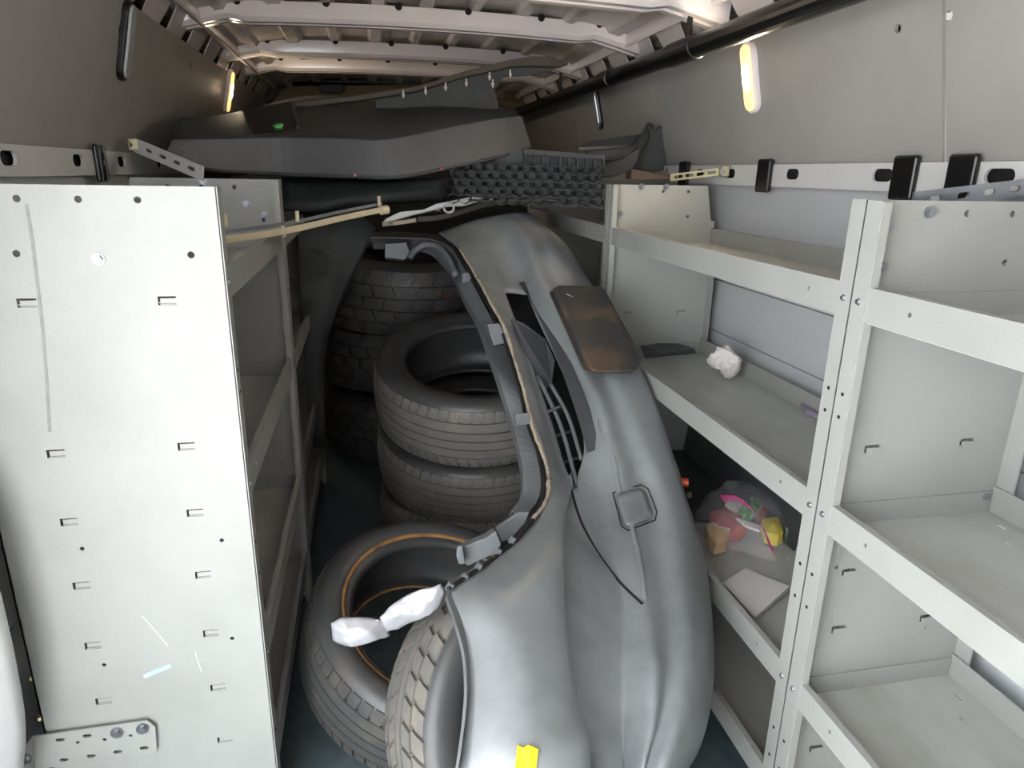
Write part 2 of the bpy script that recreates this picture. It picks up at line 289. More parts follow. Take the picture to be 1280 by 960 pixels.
# ------------------------------------------------------------------ shelf units
LIPS = [-0.142, -0.472, -0.798, -1.03]; TOPZ = -0.027
def shelf_unit(label, xf, xb, y0, y1, name='shelf_unit', bolts=(), detail=True):
    sg = 1 if xb > xf else -1
    u = thing(name, label, 'shelving', ((xf + xb) / 2, (y0 + y1) / 2, FLZ), 'grey steel shelving units along both walls')
    lo, hi = (lambda a, b_: (min(a, b_), max(a, b_)))(xf, xb)
    def X(a): return xf + sg * a
    D = abs(xb - xf)
    for end, y, dy in (('near', y0, 1), ('far', y1, -1)):
        th = 0.003 * dy
        P = [(X(0), FLZ), (X(D), FLZ), (X(D), -0.125), (X(D - 0.012), -0.125), (X(D - 0.032), TOPZ), (X(0), TOPZ)]
        s = MB(); s.prism([(x, y, z) for x, z in P], (0, th, 0)); pn = s.build('end_panel', M['steel'], u)
        hb = MB(); TB = []
        offs = (0.083, 0.266) if sg < 0 else (0.074, 0.245)
        zs = [-0.188, -0.417, -0.532, -0.646, -0.76, -0.872, -0.986] if (sg < 0 and end == 'near') else [-0.188, -0.395, -0.505, -0.611, -0.72, -0.86, -0.97]
        for z in zs:
            for a in offs:
                x = X(a); hb.box(x - 0.0125, x + 0.0125, y - 0.01, y + 0.01, z - 0.0065, z + 0.0065)
                yy = y + (th if (end == 'far' or sg > 0) else 0)
                yo = -0.004 if (end == 'far') else 0.003
                tb = MB().box(x - 0.010, x + 0.012, y + th / 2 + yo - 0.001, y + th / 2 + yo + 0.001, z - 0.0065, z + 0.003)
                TB.append(tb); tb.box(x - 0.010, x + 0.012, y + min(th / 2, th / 2 + yo), y + max(th / 2, th / 2 + yo), z - 0.0065, z - 0.005)
        hl = [(0.104, -0.046), (0.179, -0.046), (0.254, -0.046), (0.267, -0.119), (0.043, -0.122), (0.255, -0.58), (0.048, -0.585), (0.255, -0.80), (0.05, -0.775)] if sg < 0 else [(0.158, -0.044), (0.235, -0.044), (0.24, -0.113), (0.05, -0.60), (0.25, -0.74)]
        for a, z in hl: hb.cyl((X(a), y - 0.01, z), (0, 1, 0), 0.005 if z > -0.2 else 0.0035, 0.02, 10)
        cut(pn, hb)
        for tb in TB: tb.build('tab', M['steel'], pn)

        # front post (flange folded along the aisle) and rear post
        w = 0.028
        MB().box(min(X(-0.0015), X(0.0015)), max(X(-0.0015), X(0.0015)), min(y, y + dy * w), max(y, y + dy * w), FLZ, TOPZ).build('post', M['steel'], u)
        MB().box(min(X(0.0), X(0.013)), max(X(0.0), X(0.013)), min(y + dy * w, y + dy * (w + 0.002)), max(y + dy * w, y + dy * (w + 0.002)), FLZ, TOPZ - 0.002).build('post_return', M['steel'], u)
        MB().box(min(X(D - 0.003), X(D)), max(X(D - 0.003), X(D)), min(y, y + dy * 0.034), max(y, y + dy * 0.034), FLZ, -0.15).build('rear_post', M['steel'], u)
        for z in LIPS: MB().cyl((X(-0.0015), y + dy * 0.014, z - 0.022), (-sg, 0, 0), 0.0052, 0.0035, 10, 0.003).build('rivet', M['zinc'], u)
        k = MB()
        for z in (-0.30, -0.335, -0.60, -0.66, -0.93, -0.99): k.cyl((X(-0.0018), y + dy * 0.014, z), (-sg, 0, 0), 0.003, 0.0006, 8)
        k.build('post_holes', M['dark'], u)['kind'] = 'stuff'
    for i, z in enumerate(LIPS):
        fz = z - 0.048; ya, yb = y0 + 0.004, y1 - 0.004
        sh = MB().box(min(X(0.004), X(D - 0.006)), max(X(0.004), X(D - 0.006)), ya, yb, fz - 0.002, fz).build('shelf', M['steel_in'], u)
        hb = MB(); L_ = yb - ya
        for q in range(6): hb.box(X(D - 0.035) - 0.003, X(D - 0.035) + 0.003, ya + 0.06 + q * (L_ - 0.12) / 5, ya + 0.075 + q * (L_ - 0.12) / 5, fz - 0.01, fz + 0.01)
        for q in range(4): hb.box(X(D - 0.07) - 0.002, X(D - 0.07) + 0.002, ya + 0.1 + q * (L_ - 0.2) / 3, ya + 0.109 + q * (L_ - 0.2) / 3, fz - 0.01, fz + 0.01)
        cut(sh, hb)
        lp = MB().box(min(X(0.0005), X(0.003)), max(X(0.0005), X(0.003)), y0 + 0.027, y1 - 0.027, fz, z).box(min(X(0.003), X(0.012)), max(X(0.003), X(0.012)), y0 + 0.03, y1 - 0.03, z - 0.0015, z).build('front_lip', M['steel'], sh)
        hb = MB()
        for q in (0.10, L_ - 0.10): hb.cyl((X(-0.01), y0 + q, z - 0.022), (sg, 0, 0), 0.0035, 0.018, 10)
        cut(lp, hb)
        MB().box(min(X(D - 0.008), X(D - 0.006)), max(X(D - 0.008), X(D - 0.006)), ya, yb, fz, z - 0.004).build('back_lip', M['steel'], sh)
        MB().box(min(X(0.02), X(D - 0.01)), max(X(0.02), X(D - 0.01)), yb - 0.002, yb, fz, z - 0.012).build('side_lip', M['steel'], sh)
    for (x, y, z) in bolts:
        hx = MB().cyl((x, y, z), (0, -1, 0), 0.0085, 0.002, 16).cyl((x, y - 0.002, z), (0, -1, 0), 0.0062, 0.005, 6).build('hex_bolt', M['zinc'], u)
    return u
uR1 = shelf_unit('light grey steel shelving unit at the right edge, nearest the camera, shelves empty', 0.667, 0.992, -0.19, 0.846,
                 bolts=[(0.699, 0.843, -0.062), (0.762, 0.843, -0.043), (0.702, 0.843, -0.116), (0.695, 0.843, -0.756), (0.97, 0.843, -0.492)])
uR2 = shelf_unit('light grey steel shelving unit on the right holding crumpled tissue, bag and paper', 0.667, 0.992, 0.850, 1.898,
                 bolts=[(0.757, 1.895, -0.025 - 0.006), (0.832, 1.895, -0.031), (0.699, 1.895, -0.106), (0.74, 1.895, -0.70), (0.77, 1.895, -0.70)])
uR3 = shelf_unit('grey shelving unit at the far right, mostly hidden behind the long bumper cover', 0.667, 0.992, 1.902, 2.93)
uL1 = shelf_unit('light grey steel shelving unit on the left with a bright pierced end panel', -0.21, -0.575, 1.07, 1.82,
                 bolts=[(-0.383, 1.817, -0.033), (-0.29, 1.817, -0.085), (-0.25, 1.817, -0.11), (-0.375, 1.07, -0.127)])
uL2 = shelf_unit('dark shaded shelving unit on the left behind the first left one', -0.21, -0.575, 1.824, 2.62)
# wear on the bright end panel: grime streak, blue mark, scratches (proud flat marks)
def mark(px, w, m, nm, Y=1.0695, par=None):
    s = MB(); P = [A(x, y, Y) for x, y in px]
    s.ribbon(P, (P[0] - P[-1]).cross(Vector((0, 1, 0))), (0, 1, 0), w, 0.0006); return s.build(nm, m, par or uL1)
mark([(33, 255), (40, 300), (52, 400), (58, 470), (62, 540)], 0.004, M['grime'], 'grime_streak')
mark([(180, 846), (195, 839), (214, 832)], 0.008, M['blue'], 'blue_mark')
s = MB(); s.ribbon([A(178, 770, 1.0695), A(200, 795, 1.0695), A(210, 808, 1.0695)], (1, 0, 0), (0, 1, 0), 0.0015, 0.0004); s.ribbon([A(244, 815, 1.0695), A(252, 840, 1.0695)], (1, 0, 0), (0, 1, 0), 0.0015, 0.0004); s.build('scratches', M['rail'], uL1)
for x, y in ((8, 672), (48, 845), (58, 895)):
    MB().cyl(A(x, y, 1.085), (-1, -0.4, 0), 0.006, 0.012, 8).build('hex_bolt', M['brass'], uL1)
# perforated foot bracket
Pb = [A(40, 921, 1.06), A(183, 901, 1.06), A(194, 909, 1.06), A(196, 938, 1.06), A(190, 944, 1.06), A(58, 960, 1.06), A(45, 966, 1.06)]
br = thing('foot_bracket', 'pierced galvanised plate bolted low on the bright left end panel', 'bracket', A(120, 940, 1.06))
s = MB(); s.prism(Pb, (0, 0.003, 0)); pl = s.build('plate', M['steel'], br)
hb = MB()
ux = (A(183, 901, 1.06) - A(40, 921, 1.06)).normalized(); uz = Vector((-ux.z, 0, ux.x))
for x, y in ((75, 925), (109, 920), (80, 950), (114, 945), (147, 940), (180, 935)): pill(hb, A(x, y, 1.06), (0, 1, 0), ux, 0.014, 0.0035, 0.03)
for x, y in ((94, 934), (128, 930), (161, 925)): hb.cyl(A(x, y, 1.05), (0, 1, 0), 0.003, 0.03, 8)
cut(pl, hb)
s = MB(); s.prism([A(40, 921, 1.06), A(45, 966, 1.06), A(-10, 1010, 0.96), A(16, 958, 0.98)], (0, 0.003, 0)); s.build('bent_leg', M['steel'], br)
for x, y in ((146, 916), (178, 911), (32, 948)):
    MB().cyl(A(x, y, 1.058 if x > 100 else 1.03), (0, -1, 0), 0.010, 0.002, 16).cyl(A(x, y, 1.056 if x > 100 else 1.02), (0, -1, 0), 0.0065, 0.006, 6).build('hex_bolt', M['zinc'], br)
# strut bars tying the units to the wall rails
def strut(label, p0, p1, wd, m, slots=4, up=(0, 0, 1)):
    p0, p1 = Vector(p0), Vector(p1); t = thing('strut_bar', label, 'bracket', (p0 + p1) / 2)
    d = (p1 - p0); L_ = d.length; d.normalize(); up = Vector(up); side = up - d * up.dot(d); side.normalize(); n_ = d.cross(side)
    bar = MB().ribbon([p0, p1], side, n_, wd, 0.003).build('bar', m, t)
    hb = MB()
    for k in range(slots): pill(hb, p0 + d * L_ * (0.22 + 0.62 * k / max(1, slots - 1)), n_, d, 0.026, 0.0045, 0.03)
    cut(bar, hb)
    MB().box(-0.012, 0.012, -0.012, 0.012, -0.014, 0.014, Matrix.Translation(p0)).build('end_clip', M['brass'], t, bevel=0.003)
    MB().cyl(p0 - n_ * 0.016, n_, 0.008, 0.03, 6).build('bolt', M['zinc'], t)
    return t
strut('slotted silver strut bar from left wall rail down to the left shelving top', A(168, 181, 1.97), A(254, 217, 1.80), 0.034, M['rail'])
strut('slotted strut bar with yellowish clip tying middle right shelving to wall rail', A(905, 214, 1.86), A(838, 222, 1.97), 0.020, M['brass'])
strut('slotted strut bar lying above the nearest right shelving at the frame edge', A(1300, 232, 0.93), A(1140, 252, 0.86), 0.026, M['zinc'], up=(0.3, 0, 1))
# ------------------------------------------------------------------ tires
def tire(label, c, axis, R, W, rb, style='road', ring=False, rub='rub'):
    c = Vector(c); t = thing('tire', label, 'tire', c, 'tires piled along the van floor'); t.rotation_mode = 'QUATERNION'
    t.rotation_quaternion = Vector(axis).normalized().to_track_quat('Z', 'Y')
    ORG[t.name] = Vector((0, 0, 0)); h = W / 2; NA = 120
    prof = [(rb, 0.74 * h), (rb + 0.012, 0.86 * h), (rb + 0.02, 0.84 * h), (rb + 0.3 * (R - rb), 0.95 * h), (rb + 0.55 * (R - rb), 1.0 * h), (R - 0.03, 0.95 * h), (R - 0.013, 0.86 * h), (R - 0.011, 0.4 * h), (R - 0.011, -0.4 * h),
            (R - 0.013, -0.86 * h), (R - 0.03, -0.95 * h), (rb + 0.55 * (R - rb), -1.0 * h), (rb + 0.3 * (R - rb), -0.95 * h), (rb + 0.02, -0.84 * h), (rb + 0.012, -0.86 * h), (rb, -0.74 * h), (rb + 0.008, -0.68 * h), (rb + 0.4 * (R - rb), -0.88 * h), (R - 0.035, -0.8 * h), (R - 0.024, -0.3 * h), (R - 0.024, 0.3 * h), (R - 0.035, 0.8 * h), (rb + 0.4 * (R - rb), 0.88 * h), (rb + 0.008, 0.68 * h)]
    s = MB(); m_ = len(prof)
    for k in range(NA):
        a = 2 * math.pi * k / NA
        for r, z in prof: s.v.append(Vector((r * math.cos(a), r * math.sin(a), z)))
    s.f = [(k * m_ + i, k * m_ + (i + 1) % m_, ((k + 1) % NA) * m_ + (i + 1) % m_, ((k + 1) % NA) * m_ + i) for k in range(NA) for i in range(m_)]
    s.build('carcass', M['rub2'], t, smooth=True)
    # tread: blocks raised from a base, doubled break lines give steep groove walls
    if style == 'road': br_ = [(-0.92, -0.60, 1), (-0.57, -0.30, 2), (-0.26, -0.02, 0), (0.02, 0.26, 0), (0.30, 0.57, 2), (0.60, 0.92, 1)]; NL = 64; gd = 0.008
    elif style == 'asym': br_ = [(-0.92, -0.55, 1), (-0.48, -0.12, 2), (-0.05, 0.12, 0), (0.19, 0.50, 2), (0.57, 0.92, 1)]; NL = 46; gd = 0.009
    else: br_ = [(-0.98, -0.62, 1), (-0.54, -0.22, 1), (-0.16, 0.16, 1), (0.22, 0.54, 1), (0.62, 0.98, 1)]; NL = 30; gd = 0.015
    cols = [(-1.0, None)]
    for a, b_, f_ in br_: cols += [(a, None), (a + 0.001, f_), ((a + b_) / 2, f_), (b_ - 0.001, f_), (b_, None)]
    cols.append((1.0, None))
    fr = 0.80 if style != 'knob' else 0.74
    s = MB(); rows = []
    for k in range(NL):
        a0 = 2 * math.pi * k / NL; da = 2 * math.pi / NL; rows += [(a0, 0), (a0 + 0.01 * da, 1), (a0 + fr * 0.5 * da, 1), (a0 + (fr - 0.01) * da, 1), (a0 + fr * da, 0)]
    nc = len(cols)
    for a, up in rows:
        for ci, (q, f_) in enumerate(cols):
            rib = ci // 5
            sh = (rib % 2) * math.pi / NL * (1 if style == 'knob' else 0.5)
            slope = {'road': 0.05, 'asym': 0.16, 'knob': 0.05}[style]
            aa = a + sh + slope * abs(q) * (1 if style != 'knob' else math.sin(q * 9))
            solid_ = f_ is not None and (f_ == 0 or up or (f_ == 2 and style == 'road'))
            crown = 0.010 * q * q + 0.02 * max(0, abs(q) - 0.8) ** 1.2 * 5 * 0.2
            r = R - crown - (0 if solid_ else gd * (0.6 if (f_ is not None and not up) and style != 'knob' else 1))
            s.v.append(Vector((r * math.cos(aa), r * math.sin(aa), q * 0.90 * h)))
    nr = len(rows)
    s.f = [(j * nc + i, j * nc + i + 1, ((j + 1) % nr) * nc + i + 1, ((j + 1) % nr) * nc + i) for j in range(nr) for i in range(nc - 1)]
    s.build('tread', M[rub], t)
    if ring:
        for nm, r, z, rr in (('bead_ring', rb + 0.028, 0.895 * h, 0.0075),) + ((('inner_ring', rb - 0.001, -0.66 * h, 0.003),) if ring == 2 else ()):
            s = MB(); P = [(r * math.cos(q * 2 * math.pi / 90), r * math.sin(q * 2 * math.pi / 90)) for q in range(90)]
            for x, y in P:
                e = Vector((x, y, 0)).normalized()
                s.v += [Vector((x, y, z)) + e * rr * math.cos(w) * 1.3 + Vector((0, 0, rr * 0.6 * math.sin(w))) for w in [k * math.pi / 3 for k in range(6)]]
            s.f = [(j * 6 + k, j * 6 + (k + 1) % 6, ((j + 1) % 90) * 6 + (k + 1) % 6, ((j + 1) % 90) * 6 + k) for j in range(90) for k in range(6)]
            s.build(nm, M['rust'], t, smooth=True)
    return t
tire('road tire on top of the middle stack, open ring tilted toward the camera', (0.314, 2.05, -0.638), (-0.037, -0.244, 0.969), 0.32, 0.225, 0.215, 'road')
tire('dusty worn tire in the middle stack, directly under the tilted road tire', (0.322, 2.10, -0.862), (-0.03, -0.2, 1), 0.325, 0.20, 0.215, 'road')
tire('lowest tire of the middle stack, dark and flat on the floor', (0.322, 2.12, -1.085), (0.0, 0.0, 1), 0.325, 0.20, 0.215, 'road')
tire('floor tire with a rusty orange ring around its opening, left of the bumper cover', (0.109, 1.309, -1.0), (0.244, -0.264, 0.933), 0.292, 0.20, 0.20, 'road', ring=2, rub='rubd')
tire('front tire standing on edge, tread toward the camera, partly under the bumper cover', (0.266, 0.969, -0.922), (0.358, -0.788, 0.50), 0.275, 0.19, 0.175, 'asym', ring=False)
tire('chunky off-road tire with hexagonal lugs at the back of the tire pile', (0.15, 2.86, -0.43), (0.03, -0.10, 1), 0.39, 0.27, 0.22, 'knob', rub='rubd')
tire('hidden dark off-road tire below the chunky lugged one', (0.15, 2.95, -0.72), (0.0, 0.0, 1), 0.385, 0.26, 0.22, 'knob', rub='rubd')
tire('dark off-road tire lowest in the rear pile, on the floor', (0.15, 2.97, -1.02), (0.0, 0.0, 1), 0.385, 0.26, 0.22, 'knob', rub='rubd')
for nm_, lab, px_, cc in (('leaf_litter', 'brown dry leaf bits lying on the second tire of the middle stack', [(618, 632, 1.86), (628, 628, 1.86), (636, 634, 1.86), (645, 627, 1.87), (640, 622, 1.87), (626, 637, 1.86)], 'brown'), ('leaf_litter', 'reddish dry leaf bits on the edge of the chunky off-road tire', [(548, 366, 2.46), (556, 371, 2.46), (562, 368, 2.46), (540, 378, 2.46)], 'brown')):
    s = MB()
    for k, (x, y, Y) in enumerate(px_):
        c = A(x, y, Y); q = Matrix.Rotation(k * 1.3, 3, 'Y') @ Matrix.Rotation(0.5 * k, 3, 'X')
        s.add([c + q @ Vector(v) for v in ((-.014, 0, 0), (0, 0, .006), (.012, .003, 0), (.002, .002, -.006))], [(0, 1, 2, 3)])
    o = s.build(nm_, M[cc], org=A(*px_[0][:2], px_[0][2]), solid=0.001); tag(o, lab, 'leaves'); o['kind'] = 'stuff'
# ------------------------------------------------------------------ long bumper cover
BY = [2.22, 2.06, 1.90, 1.73, 1.57, 1.43, 1.32, 1.23, 1.105, 1.00, 0.91, 0.84, 0.78, 0.73, 0.69]
C = [  # c0, c1, c2, c3, c4, c5 pixel pairs per row, far to near
 [(548, 291), (578, 279), (602, 272), (628, 266), (648, 264), (668, 270)],
 [(573, 310), (594, 302), (622, 296), (655, 292), (690, 298), (708, 306)],
 [(596, 348), (620, 346), (650, 348), (672, 338), (705, 342), (736, 350)],
 [(622, 393), (642, 400), (672, 400), (697, 390), (742, 394), (768, 392)],
 [(645, 455), (665, 462), (698, 455), (722, 450), (768, 450), (798, 445)],
 [(663, 515), (686, 525), (722, 512), (750, 505), (792, 505), (824, 500)],
 [(678, 560), (701, 575), (730, 560), (765, 560), (814, 560), (847, 560)],
 [(685, 605), (714, 612), (722, 603), (780, 618), (838, 622), (869, 628)],
 [(666, 655), (706, 650), (734, 662), (793, 680), (855, 690), (882, 700)],
 [(610, 702), (703, 705), (765, 722), (803, 735), (864, 748), (889, 755)],
 [(560, 738), (703, 765), (772, 775), (812, 785), (870, 808), (893, 820)],
 [(581, 805), (709, 820), (768, 828), (818, 835), (865, 862), (889, 880)],
 [(582, 880), (719, 885), (770, 893), (816, 900), (852, 918), (875, 935)],
 [(571, 960), (735, 945), (775, 960), (802, 972), (828, 985), (850, 985)],
 [(560, 1060), (735, 1060), (775, 1060), (800, 1060), (822, 1060), (840, 1060)]]
OFF = [[0, 0, 0, 0, 0, 0.01]] + [[0, .03, .05, 0, -.01, .04]] * 7 + [[0, .02, .04, 0, -.01, .04]] + [[-.04, -.035, .035, 0, -.015, .065]] * 5 + [[-.04, -.01, .04, .01, .01, .06]]
PW = [[A(x, y, BY[r] + OFF[r][c]) for c, (x, y) in enumerate(row)] for r, row in enumerate(C)]
for r in range(len(PW)):      # a crisp fold just right of c1 in the lower half and a valley between c0 and c1
    row = PW[r]
    mid = (row[0] + row[1]) / 2
    if r >= 8: mid = mid + Vector((0, -0.035, 0.01)); stp = row[1] + (row[2] - row[1]) * 0.22 + Vector((0, 0.07, 0))
    else: stp = row[1] + (row[2] - row[1]) * 0.5 + Vector((0, 0.01, 0))
    m34 = (row[3] + row[4]) / 2 + (Vector((0, 0.02, 0)) if r > 1 else Vector((0, 0, 0)))
    m23 = (row[2] + row[3]) / 2 + (Vector((0, 0.005, 0)) if r < 7 else Vector((0, 0.022, 0)))
    wr = row[5] + Vector((-0.015, 0.06, -0.05)); wr2 = row[5] + Vector((-0.06, 0.11, -0.09))
    PW[r] = [row[0], mid, row[1], stp, row[2], m23, row[3], m34, row[4], row[5], wr, wr2]
nr, nc = len(PW), len(PW[0]); SUBR, SUBC = 8, 5
colc = [crom([PW[r][c] for r in range(nr)], SUBR) for c in range(nc)]
G = [crom([colc[c][i] for c in range(nc)], SUBC) for i in range(len(colc[0]))]
for row in G:
    for p in row: p.x = min(p.x, 0.655)
NR, NC = len(G), len(G[0])
bc = thing('bumper_cover', 'long unpainted grey bumper cover lying lengthwise over the tires down the aisle', 'bumper', (0.35, 1.3, FLZ))
s = MB()
for row in G: s.v += row
def hole(i, j):               # lower grille opening
    r = i / SUBR; c = j / SUBC
    return 2.3 <= r < 7.05 and 2.05 <= c < 4.0 and not (r > 6.4 and c < 2.6)
s.f = [(i * NC + j, i * NC + j + 1, (i + 1) * NC + j + 1, (i + 1) * NC + j) for i in range(NR - 1) for j in range(NC - 1) if not hole(i, j)]
shell = s.build('shell', M['prim'], bc, smooth=True, solid=0.004)
GP = [p for row in G for p in row[:NC - 8]]; GD = [(p.normalized(), p.y) for p in GP]
def on(px, py, Yo=0.0):       # point of the shell in a direction, lifted off it by Yo
    d = A(px, py, 1).normalized(); k = sorted((((q - d).length_squared, Y) for q, Y in GD))[:5]
    w_ = [1 / (a + 1e-7) for a, Y in k]; return A(px, py, sum(w * Y for w, (a, Y) in zip(w_, k)) / sum(w_) - Yo)
def patch(name, m, quad, nu, nv, lift, th=0.004):
    a, b_, c, d = [Vector((x, y, 0)) for x, y in quad]; s = MB()
    for i in range(nu + 1):
        for j in range(nv + 1):
            u, v = i / nu, j / nv; e = 0.06 if (i in (0, nu) and j in (0, nv)) else 0
            u = u + (0.5 - u) * e * 2; v = v + (0.5 - v) * e * 2
            p = a.lerp(b_, u).lerp(d.lerp(c, u), v); s.v.append(on(p.x, p.y, lift))
    s.f = [(i * (nv + 1) + j, i * (nv + 1) + j + 1, (i + 1) * (nv + 1) + j + 1, (i + 1) * (nv + 1) + j) for i in range(nu) for j in range(nv)]
    return s.build(name, m, bc, smooth=True, solid=th)
# torn primer strip along the upper edge
edge = [(573, 309), (589, 334), (606, 365), (622, 393), (633, 415), (645, 455), (653, 480), (666, 534), (680, 571), (686, 605), (681, 630), (666, 648)]
s = MB(); s.tube(crom([on(x, y, 0.004) for x, y in edge], 5), 0.0045, 6)
o = s.build('torn_edge', M['tan'], bc, smooth=True)
for v in o.data.vertices: v.co += Vector((noise.noise(v.co * 60), noise.noise(v.co * 70 + Vector((5, 0, 0))), 0)) * 0.004
s = MB(); s.tube(crom([on(x, y, -0.012) for x, y in [(x - 5, y + 1) for x, y in edge]], 5), 0.004, 6); s.build('edge_gap', M['dark'], bc, smooth=True)
# inner mounting flange with clips
fl = [((463, 296), (466, 303), 2.22), ((510, 297), (508, 304), 2.22), ((545, 300), (538, 310), 2.18), ((566, 312), (556, 326), 2.12), ((582, 338), (570, 345), 2.02), ((600, 372), (582, 372), 1.9), ((617, 405), (598, 400), 1.78), ((638, 458), (613, 440), 1.62), ((650, 495), (626, 478), 1.5), ((662, 540), (641, 525), 1.42), ((673, 578), (652, 570), 1.33), ((677, 605), (656, 600), 1.27), ((672, 628), (653, 622), 1.23), ((655, 648), (640, 640), 1.18)]
s = MB(); a_ = crom([A(*p, Y + 0.02) for p, q, Y in fl], 5); b_ = crom([A(*q, Y + 0.05) for p, q, Y in fl], 5)
for p, q in zip(a_, b_): s.v += [p, q, q + Vector((0, 0.02, -0.02))]
s.f = [(3 * i + k, 3 * i + k + 1, 3 * i + 4 + k, 3 * i + 3 + k) for i in range(len(a_) - 1) for k in range(2)]
flg = s.build('mounting_flange', M['prim2'], bc, solid=0.004)
def tabp(pts, Y, m='prim2', nm='clip_tab', d=0.012, dY=None):
    s = MB(); s.prism([A(x, y, Y + (dY[i] if dY else 0)) for i, (x, y) in enumerate(pts)], (0, d, -d * 0.3)); return s.build(nm, M[m], bc, bevel=0.002)
tabp([(481, 305), (508, 303), (513, 318), (505, 325), (481, 322)], 2.18, d=0.04)
s = MB(); s.tube(crom([A(512, 322, 2.18), A(520, 312, 2.17), (A(532, 306, 2.16)), A(548, 310, 2.14), A(562, 325, 2.08), A(570, 345, 2.02)], 5), 0.011, 8); s.build('arch_stay', M['prim2'], bc, smooth=True)
tabp([(578, 341), (590, 340), (588, 352), (578, 355)], 1.98)
tabp([(609, 405), (624, 404), (636, 428), (617, 432)], 1.68)
tabp([(643, 517), (661, 516), (664, 530), (646, 532)], 1.40)
tabp([(620, 660), (648, 640), (662, 640), (656, 655), (640, 672), (628, 678)], 1.12)
tabp([(576, 686), (583, 682), (608, 672), (620, 664), (627, 680), (622, 690), (585, 708), (577, 700)], 1.03, d=0.03)
tabp([(572, 684), (578, 682), (582, 705), (574, 706), (571, 696)], 1.01)
s = MB(); s.tube(crom([on(x, y, 0.006) for x, y in [(666, 650), (648, 672), (625, 692), (600, 710), (560, 736)]], 5), 0.0035, 6); s.build('edge_seam', M['dark'], bc)
for x, y in ((562, 733), (580, 722), (598, 708), (622, 690), (640, 675)):
    p = on(x, y, 0.008); MB().box(-0.004, 0.004, -0.004, 0.004, -0.006, 0.006, Matrix.Translation(p) @ Matrix.Rotation(0.6, 4, 'Y')).build('edge_clip', M['prim2'], bc)
# grille slats and black inserts inside the opening
s = MB(); P = crom([A(655, 352, 1.93), A(672, 378, 1.84), A(694, 424, 1.68), (A(712, 468, 1.55)), A(730, 520, 1.43), A(742, 562, 1.35)], 5); s.ribbon(P, (1, 0, 0.3), (0.2, 1, 0.5), 0.03, 0.006); s.build('grille_edge_bar', M['blk2'], bc)
s = MB(); P = crom([A(672, 470, 1.56), A(700, 530, 1.44), A(722, 608, 1.30)], 6); s.tube(P, 0.005); s.build('slat', M['prim2'], bc, smooth=True)
s = MB(); P = crom([A(688, 480, 1.54), A(710, 520, 1.46), A(727, 575, 1.36)], 6); s.tube(P, 0.005); s.build('slat', M['prim2'], bc, smooth=True)
for a, b_ in (((684, 515), (700, 508)), ((694, 545), (716, 538)), ((704, 578), (724, 572))): MB().tube([A(*a, 1.47), A(*b_, 1.47)], 0.004).build('crossbar', M['blk'], bc)
tabp([(640, 398), (655, 404), (682, 424), (694, 450), (690, 478), (684, 486), (668, 478), (655, 440)], 1.70, 'blk2', 'lamp_blank', 0.02, [0, 0, 0, -.08, -.14, -.14, -.1, 0])
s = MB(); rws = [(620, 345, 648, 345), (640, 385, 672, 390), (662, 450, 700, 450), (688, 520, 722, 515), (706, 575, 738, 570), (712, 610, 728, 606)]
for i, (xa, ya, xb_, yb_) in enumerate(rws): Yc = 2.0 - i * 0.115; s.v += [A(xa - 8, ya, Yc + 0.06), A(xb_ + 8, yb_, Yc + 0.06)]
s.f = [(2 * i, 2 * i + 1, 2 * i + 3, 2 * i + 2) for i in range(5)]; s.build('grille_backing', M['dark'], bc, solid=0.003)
# character groove, highlights crease, tow cover, plate pad, tape
s = MB(); s.tube(crom([on(x, y, 0.0) for x, y in [(714, 612), (722, 640), (732, 664), (750, 695), (775, 728), (803, 755)]], 6), 0.0028, 6); s.build('groove_line', M['dark'], bc)
s = MB(); s.tube(crom([on(x, y, -0.004) for x, y in [(748, 520), (766, 572), (774, 612), (788, 656), (800, 705), (806, 756)]], 6), [0.002] + [0.007] * 29 + [0.003], 8); s.build('crease_rib', M['prim'], bc, smooth=True)
patch('tow_cover', M['prim'], [(769, 617), (804, 609), (818, 646), (783, 659)], 6, 6, 0.007)
tg = [(766, 616), (801, 606), (810, 611), (821, 640), (819, 650), (785, 663), (777, 658)]
s = MB(); P = [on(x, y, 0.003) for x, y in tg]; s.tube(P + [P[0]], 0.0013, 6); s.build('tow_cover_gap', M['dark'], bc)
pd = [(691, 360), (700, 356), (748, 357), (757, 361), (803, 445), (801, 460), (794, 464), (746, 465), (737, 460)]
def plY(x, y): return 1.735 - (y - 358) * 0.0026
s = MB(); s.prism([A(x, y, plY(x, y) - 0.03) for x, y in pd], (0, 0.05, -0.02)); s.build('plate_pad', M['scuff'], bc, bevel=0.008, seg=3)
s = MB()
for a, b_ in (((708, 368), (716, 372)), ((744, 376), (752, 392)), ((772, 428), (786, 438)), ((730, 440), (748, 430)), ((748, 430), (768, 440))): s.tube([A(*a, plY(*a) - 0.031), A(*b_, plY(*b_) - 0.031)], 0.002, 6)
s.build('scuff_marks', M['rail'], bc)
s = MB(); s.prism([on(x, y, 0.004) for x, y in [(647, 932), (655, 936), (661, 932), (673, 937), (667, 985), (642, 985)]], (0, 0.002, 0)); s.build('yellow_tape', M['yel'], bc)['label'] = 'strip of bright yellow tape with a torn end'
s = MB(); s.cyl(A(849, 602, 1.33), (1, -0.4, 0), 0.010, 0.02, 10); s.build('side_marker', M['orange'], bc)['label'] = 'small orange marker on the lower edge'
# arch return lip
s = MB(); P = crom([on(x, y, 0.004) for x, y in [(560, 740), (572, 775), (581, 810), (584, 850), (582, 885), (577, 925), (571, 965)]], 5); s.ribbon(P, (0.3, 1, 0), (1, 0, 0), 0.03, 0.004); s.build('arch_lip', M['prim2'], bc)
